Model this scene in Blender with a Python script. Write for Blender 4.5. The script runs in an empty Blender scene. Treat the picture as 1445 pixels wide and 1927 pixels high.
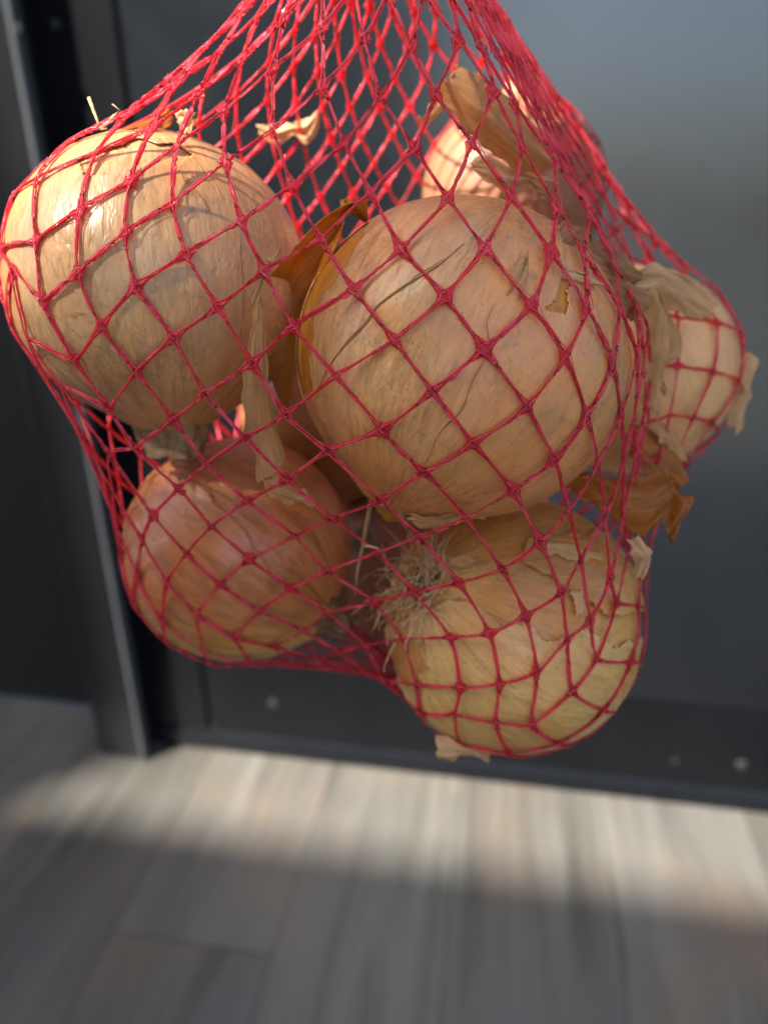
import bpy, bmesh, math, random
import numpy as np
from mathutils import Vector, Matrix, noise as mnoise

R = math.radians
random.seed(7)
rng = np.random.default_rng(7)
scene = bpy.context.scene
COL = scene.collection

# ------------------------------------------------------------------ camera
CAM = Vector((0.0, 0.0, 0.75))
AX_R = Vector((0.98569677, 0.16829931, -0.00878693))      # camera right
AX_U = Vector((-0.06010371, 0.39976953, 0.91464303))      # camera up
AX_F = Vector((-0.15744654, 0.90103255, -0.40416695))     # view direction
FPX = 1390.0
cam_d = bpy.data.cameras.new('camera')
cam = bpy.data.objects.new('camera', cam_d)
COL.objects.link(cam)
M = Matrix.Identity(4)
for i in range(3):
    M[i][0], M[i][1], M[i][2], M[i][3] = AX_R[i], AX_U[i], -AX_F[i], CAM[i]
cam.matrix_world = M
cam_d.sensor_fit = 'VERTICAL'
cam_d.sensor_height = 36.0
cam_d.lens = 36.0 * FPX / 1927.0
cam_d.clip_start = 0.01
cam_d.clip_end = 500
cam_d.dof.use_dof = True
cam_d.dof.focus_distance = 0.151
cam_d.dof.aperture_fstop = 9.0
scene.camera = cam

# ------------------------------------------------------------------ daylight
SUN_DIR = Vector((-0.69, -0.66, 1.0)).normalized()        # towards the sun: behind the camera, high
world = bpy.data.worlds.new('World')
scene.world = world
world.use_nodes = True
wn = world.node_tree
bg = wn.nodes['Background']
sky = wn.nodes.new('ShaderNodeTexSky')
sky.sky_type = 'NISHITA'
sky.sun_disc = False
sky.sun_elevation = math.asin(SUN_DIR.z)
sky.sun_rotation = math.atan2(SUN_DIR.x, SUN_DIR.y)
sky.air_density = 1.0
sky.dust_density = 3.0
sky.ozone_density = 1.0
wn.links.new(sky.outputs[0], bg.inputs[0])
bg.inputs[1].default_value = 0.08
sun_d = bpy.data.lights.new('sun', 'SUN')
sun_d.energy = 5.0
sun_d.angle = R(0.8)
sun_d.color = (1.0, 0.95, 0.87)
sun = bpy.data.objects.new('sun', sun_d)
COL.objects.link(sun)
sun.rotation_euler = SUN_DIR.to_track_quat('Z', 'Y').to_euler()
sun.location = (-1, -3, 5)
scene.view_settings.view_transform = 'Standard'
scene.view_settings.look = 'None'
scene.view_settings.gamma = 1
scene.view_settings.exposure = 2.0
scene.cycles.max_bounces = 8

# ------------------------------------------------------------------ helpers
def ray(px, py):
    return AX_R * ((px - 722.5) / FPX) - AX_U * ((py - 963.5) / FPX) + AX_F
def at(px, py, z):
    return CAM + ray(px, py) * z
def on_y(px, py, y):
    d = ray(px, py); return CAM + d * ((y - CAM.y) / d.y)
def on_floor(px, py, z=0.0):
    d = ray(px, py); return CAM + d * ((z - CAM.z) / d.z)
def camdir(x, y, z):
    return (AX_R * x - AX_U * y + AX_F * z).normalized()

def tag(o, label=None, cat=None, group=None, kind=None):
    if label: o['label'] = label
    if cat: o['category'] = cat
    if group: o['group'] = group
    if kind: o['kind'] = kind
    return o
def empty(name, loc, rot=None):
    o = bpy.data.objects.new(name, None)
    COL.objects.link(o)
    o.location = loc
    o.empty_display_size = 0.01
    if rot is not None:
        o.rotation_mode = 'QUATERNION'; o.rotation_quaternion = rot
    return o
def mesh_obj(name, verts, faces, mat, parent=None, smooth=True, uvs=None):
    me = bpy.data.meshes.new(name)
    me.from_pydata([tuple(v) for v in verts], [], faces)
    if uvs is not None:
        ul = me.uv_layers.new(name='UVMap')
        li = np.empty(len(me.loops), dtype=np.int32)
        me.loops.foreach_get('vertex_index', li)
        ul.data.foreach_set('uv', np.asarray(uvs, dtype=np.float32)[li].ravel())
    if smooth:
        me.polygons.foreach_set('use_smooth', [True] * len(me.polygons))
    me.materials.append(mat)
    me.update()
    o = bpy.data.objects.new(name, me)
    COL.objects.link(o)
    if parent: o.parent = parent
    return o
def box(name, lo, hi, mat, parent=None, bevel=0.0, seg=2):
    bm = bmesh.new()
    bmesh.ops.create_cube(bm, size=1)
    for v in bm.verts:
        v.co = Vector([lo[i] if v.co[i] < 0 else hi[i] for i in range(3)])
    if bevel:
        bmesh.ops.bevel(bm, geom=bm.edges[:], offset=bevel, segments=seg, affect='EDGES', profile=0.5)
    me = bpy.data.meshes.new(name)
    bm.to_mesh(me); bm.free()
    me.materials.append(mat)
    o = bpy.data.objects.new(name, me)
    COL.objects.link(o)
    if parent: o.parent = parent
    return o

class NT:
    """small node-tree writer"""
    def __init__(s, name):
        s.m = bpy.data.materials.new(name); s.m.use_nodes = True
        s.t = s.m.node_tree; s.n = s.t.nodes; s.l = s.t.links
        s.bsdf = s.n['Principled BSDF']; s.out = s.n['Material Output']
    def put(s, sock, v):
        if isinstance(v, bpy.types.NodeSocket): s.l.new(v, sock)
        elif v is not None:
            if hasattr(sock.default_value, '__len__') and not hasattr(v, '__len__'): v = [v] * len(sock.default_value)
            if hasattr(v, '__len__') and len(v) == 3 and len(sock.default_value) == 4: v = (*v, 1)
            sock.default_value = v
    def node(s, typ, ins=None, out=0, **kw):
        n = s.n.new(typ)
        for k, v in kw.items(): setattr(n, k, v)
        for k, v in (ins or {}).items(): s.put(n.inputs[k], v)
        return n.outputs[out]
    def noise(s, vec, scale, detail=3, rough=0.55, dist=0.0, out=0):
        return s.node('ShaderNodeTexNoise', {'Vector': vec, 'Scale': scale, 'Detail': detail, 'Roughness': rough, 'Distortion': dist}, out)
    def math(s, op, a, b=0.0, clamp=False):
        n = s.n.new('ShaderNodeMath'); n.operation = op; n.use_clamp = clamp
        s.put(n.inputs[0], a); s.put(n.inputs[1], b); return n.outputs[0]
    def rng(s, v, a, b, c=0.0, d=1.0):
        return s.node('ShaderNodeMapRange', {0: v, 1: a, 2: b, 3: c, 4: d}, 0)
    def mix(s, f, a, b, mode='MIX'):
        n = s.n.new('ShaderNodeMix'); n.data_type = 'RGBA'; n.blend_type = mode
        s.put(n.inputs[0], f); s.put(n.inputs[6], a); s.put(n.inputs[7], b); return n.outputs[2]
    def vec(s, x, y, z):
        return s.node('ShaderNodeCombineXYZ', {0: x, 1: y, 2: z})
    def sep(s, v):
        n = s.n.new('ShaderNodeSeparateXYZ'); s.put(n.inputs[0], v); return n.outputs
    def bump(s, h, strength, dist, normal=None):
        return s.node('ShaderNodeBump', {'Height': h, 'Strength': strength, 'Distance': dist, 'Normal': normal} if normal is not None else {'Height': h, 'Strength': strength, 'Distance': dist})
    def setp(s, **kw):
        for k, v in kw.items(): s.put(s.bsdf.inputs[k.replace('_', ' ')], v)
        return s.m

# ------------------------------------------------------------------ materials
def onion_mat(name, pale, amber, dark, seed=0.0, amber_lo=0.5, mould=0.5, rough=0.4, streak=0.45, up=None):
    t = NT(name)
    oc = t.node('ShaderNodeTexCoord', out=3)
    x, y, z = t.sep(oc)
    ln = t.math('SQRT', t.math('ADD', t.math('MULTIPLY', x, x), t.math('ADD', t.math('MULTIPLY', y, y), 1e-7)))
    mer = t.vec(t.math('DIVIDE', x, ln), t.math('DIVIDE', y, ln), t.math('ADD', t.math('MULTIPLY', z, 7.0), seed))
    sh = t.node('ShaderNodeVectorMath', {0: oc, 1: (seed * .13, seed * .07, seed * .05)}, operation='ADD')
    band = t.noise(mer, 2.6, 3)
    fine = t.noise(mer, 13, 4, 0.6)
    hair = t.noise(mer, 42, 3, 0.6)
    patch = t.noise(sh, 26, 4, 0.6, 0.5)
    blot = t.noise(sh, 75, 5, 0.65)
    speck = t.noise(sh, 620, 3, 0.6)
    col = t.mix(t.rng(t.math('ADD', patch, t.math('MULTIPLY', t.math('SUBTRACT', band, .5), .5)), amber_lo - .07, amber_lo + .12), pale, amber)
    col = t.mix(t.math('MULTIPLY', t.rng(fine, .48, .68), streak), col, dark)
    col = t.mix(t.math('MULTIPLY', t.rng(hair, .52, .70), streak * .75), col, dark)
    fv = t.vec(t.math('MULTIPLY', t.math('DIVIDE', x, ln), 1.5), t.math('MULTIPLY', t.math('DIVIDE', y, ln), 1.5), t.math('ADD', t.math('MULTIPLY', z, 22.0), seed * 3))
    fnoise = t.noise(fv, 1.3, 5, .62, .4)
    film = t.rng(fnoise, .50, .535)                 # a thin dead ply still clinging in places
    col = t.mix(t.math('MULTIPLY', film, .34), col, [pale[0] * .80, pale[1] * .86, pale[2] * .98])
    vn = t.math('ABSOLUTE', t.math('SUBTRACT', t.noise(mer, 5.5, 3, .6, .3), .5))
    vmask = t.math('MULTIPLY', t.rng(vn, .004, .030, 1, 0), t.rng(t.noise(sh, 60, 3), .42, .6))
    col = t.mix(t.math('MULTIPLY', vmask, .55), col, [c * .62 for c in dark])
    vn2 = t.math('ABSOLUTE', t.math('SUBTRACT', t.noise(mer, 15, 2, .5), .5))
    col = t.mix(t.math('MULTIPLY', t.rng(vn2, .006, .045, 1, 0), .22), col, dark)
    col = t.mix(t.rng(band, .3, .75, 0, .35), col, [c * 1.25 for c in pale])
    col = t.mix(t.rng(blot, .35, .7, 0.0, .42), col, [c * .62 for c in amber])
    col = t.mix(t.rng(t.noise(sh, 17, 2), .46, .70, 0, .55), col, [pale[0] * .98, pale[1] * .76, pale[2] * .78])
    if up is not None:                              # floor bounce light, painted as a yellow tint on one flank
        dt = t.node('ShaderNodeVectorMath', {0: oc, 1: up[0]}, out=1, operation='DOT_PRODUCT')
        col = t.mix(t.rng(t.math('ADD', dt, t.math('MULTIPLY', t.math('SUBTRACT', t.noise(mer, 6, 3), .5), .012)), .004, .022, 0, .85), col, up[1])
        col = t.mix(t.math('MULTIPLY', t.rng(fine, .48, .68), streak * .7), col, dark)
    gate = t.rng(t.noise(sh, 48, 3), .46, .72)
    mld = t.math('MULTIPLY', t.math('MULTIPLY', gate, t.rng(speck, .48, .70)), mould)
    col = t.mix(mld, col, (.15, .12, .075))
    soft = t.math('MULTIPLY', t.rng(t.noise(sh, 58, 5, .68), .50, .72), mould * .75)
    col = t.mix(soft, col, (.30, .23, .14))
    dots = t.rng(t.noise(sh, 1500, 1), .70, .76, 0, .6)
    col = t.mix(dots, col, [c * .35 for c in dark])
    h = t.math('ADD', t.math('MULTIPLY', t.rng(vn2, .0, .06), .10), t.math('MULTIPLY', fine, .6))
    h = t.math('ADD', t.math('ADD', h, t.math('MULTIPLY', film, .45)), t.math('ADD', t.math('MULTIPLY', hair, .35), t.math('MULTIPLY', blot, .5)))
    rg = t.rng(blot, .3, .7, rough - .08, rough + .14)
    return t.setp(Base_Color=col, Roughness=rg, Specular_IOR_Level=.55, Normal=t.bump(h, .55, .0005))

def skin_mat(name, pale, brown, trans=0.35, rough=.5):
    t = NT(name)
    uv = t.node('ShaderNodeTexCoord', out=2)
    oc = t.node('ShaderNodeTexCoord', out=3)
    u, v, _ = t.sep(uv)
    st = t.noise(t.vec(t.math('MULTIPLY', u, 26), t.math('MULTIPLY', v, 1.6), 0), 1.0, 4, .6)
    fn = t.noise(t.vec(t.math('MULTIPLY', u, 90), t.math('MULTIPLY', v, 4), 3), 1.0, 2, .6)
    bl = t.noise(oc, 160, 4, .65)
    col = t.mix(t.rng(st, .35, .68), pale, brown)
    col = t.mix(t.rng(fn, .5, .75, 0, .5), col, [c * .45 for c in brown])
    col = t.mix(t.rng(bl, .48, .72, 0, .6), col, [c * .6 for c in brown])
    nm = t.bump(t.math('ADD', st, t.math('MULTIPLY', bl, .6)), .6, .0005)
    t.setp(Base_Color=col, Roughness=rough, Normal=nm)
    tr = t.n.new('ShaderNodeBsdfTranslucent'); t.put(tr.inputs[0], col); t.put(tr.inputs[1], nm)
    mx = t.n.new('ShaderNodeMixShader'); mx.inputs[0].default_value = trans
    t.l.new(t.bsdf.outputs[0], mx.inputs[1]); t.l.new(tr.outputs[0], mx.inputs[2])
    t.l.new(mx.outputs[0], t.out.inputs[0])
    return t.m

def net_mat(name, trans, clear=0.0):
    t = NT(name)
    oc = t.node('ShaderNodeTexCoord', out=3)
    n1 = t.noise(oc, 260, 3)
    n2 = t.noise(oc, 1800, 2)
    col = t.mix(t.rng(n1, .3, .7), (.90, .10, .15), (.96, .17, .22))
    nm = t.bump(n2, .8, .0004)
    t.setp(Base_Color=col, Roughness=t.rng(n1, .35, .65, .08, .26), Specular_IOR_Level=.7, Normal=nm)
    tr = t.n.new('ShaderNodeBsdfTranslucent'); tr.inputs[0].default_value = (1.0, .15, .20, 1)
    mx = t.n.new('ShaderNodeMixShader'); mx.inputs[0].default_value = trans
    t.l.new(t.bsdf.outputs[0], mx.inputs[1]); t.l.new(tr.outputs[0], mx.inputs[2])
    last = mx.outputs[0]
    if clear:                                       # film so thin that what lies behind shows through, tinted
        tp = t.n.new('ShaderNodeBsdfTransparent'); tp.inputs[0].default_value = (1.0, .42, .45, 1)
        m2 = t.n.new('ShaderNodeMixShader'); m2.inputs[0].default_value = clear
        t.l.new(last, m2.inputs[1]); t.l.new(tp.outputs[0], m2.inputs[2]); last = m2.outputs[0]
    t.l.new(last, t.out.inputs[0])
    return t.m

def panel_mat(name, col, rough, metal, gloss=.5, ior=1.5, tint=(1, 1, 1)):
    t = NT(name)
    oc = t.node('ShaderNodeTexCoord', out=3)
    n = t.noise(oc, 900, 3, .6); b = t.noise(oc, 9, 4, .6)
    c = t.mix(t.rng(b, .3, .7), [q * .9 for q in col], [q * 1.12 for q in col])
    return t.setp(Base_Color=c, Metallic=metal, Specular_IOR_Level=gloss, IOR=ior, Specular_Tint=tint, Roughness=t.rng(b, .3, .7, rough - .03, rough + .04), Normal=t.bump(n, .12, .0004))

def plank_mat():
    t = NT('grey_wood_plank')
    oc = t.node('ShaderNodeTexCoord', out=3)
    rnd = t.node('ShaderNodeObjectInfo', out=5)
    x, y, z = t.sep(oc)
    off = t.math('MULTIPLY', rnd, 37.0)
    gv = t.vec(t.math('ADD', t.math('MULTIPLY', x, 26), off), t.math('ADD', t.math('MULTIPLY', y, 2.2), off), off)
    g = t.noise(gv, 1.0, 6, .62, .8)
    fv = t.vec(t.math('MULTIPLY', x, 160), t.math('MULTIPLY', y, 6), off)
    fg = t.noise(fv, 1.0, 3, .6)
    bv = t.vec(t.math('MULTIPLY', x, 9), t.math('MULTIPLY', y, 3.2), off)
    b = t.noise(bv, 1.0, 3, .5)
    col = t.mix(t.rng(g, .32, .68), (.050, .046, .037), (.124, .116, .099))
    col = t.mix(t.rng(fg, .45, .7, 0, .2), col, (.050, .046, .040))
    col = t.mix(t.rng(b, .42, .62, 0, .55), col, (.094, .091, .084))
    wm = t.noise(t.vec(t.math('MULTIPLY', x, 7), t.math('MULTIPLY', y, 5), off), 1.0, 3)
    col = t.mix(t.rng(wm, .50, .72, 0, .6), col, (.135, .095, .066))
    tone = t.rng(rnd, 0, 1, .82, 1.14)
    col = t.mix(1.0, col, t.vec(tone, tone, tone), 'MULTIPLY')
    return t.setp(Base_Color=col, Roughness=t.rng(g, .3, .7, .40, .55), Normal=t.bump(fg, .25, .0006))

def plain(name, col, rough, scale=40, amt=.2):
    t = NT(name)
    oc = t.node('ShaderNodeTexCoord', out=3)
    n = t.noise(oc, scale, 4, .6)
    c = t.mix(t.rng(n, .3, .7), [q * (1 - amt) for q in col], [min(1, q * (1 + amt)) for q in col])
    return t.setp(Base_Color=c, Roughness=rough, Normal=t.bump(n, .2, .002))

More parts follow.
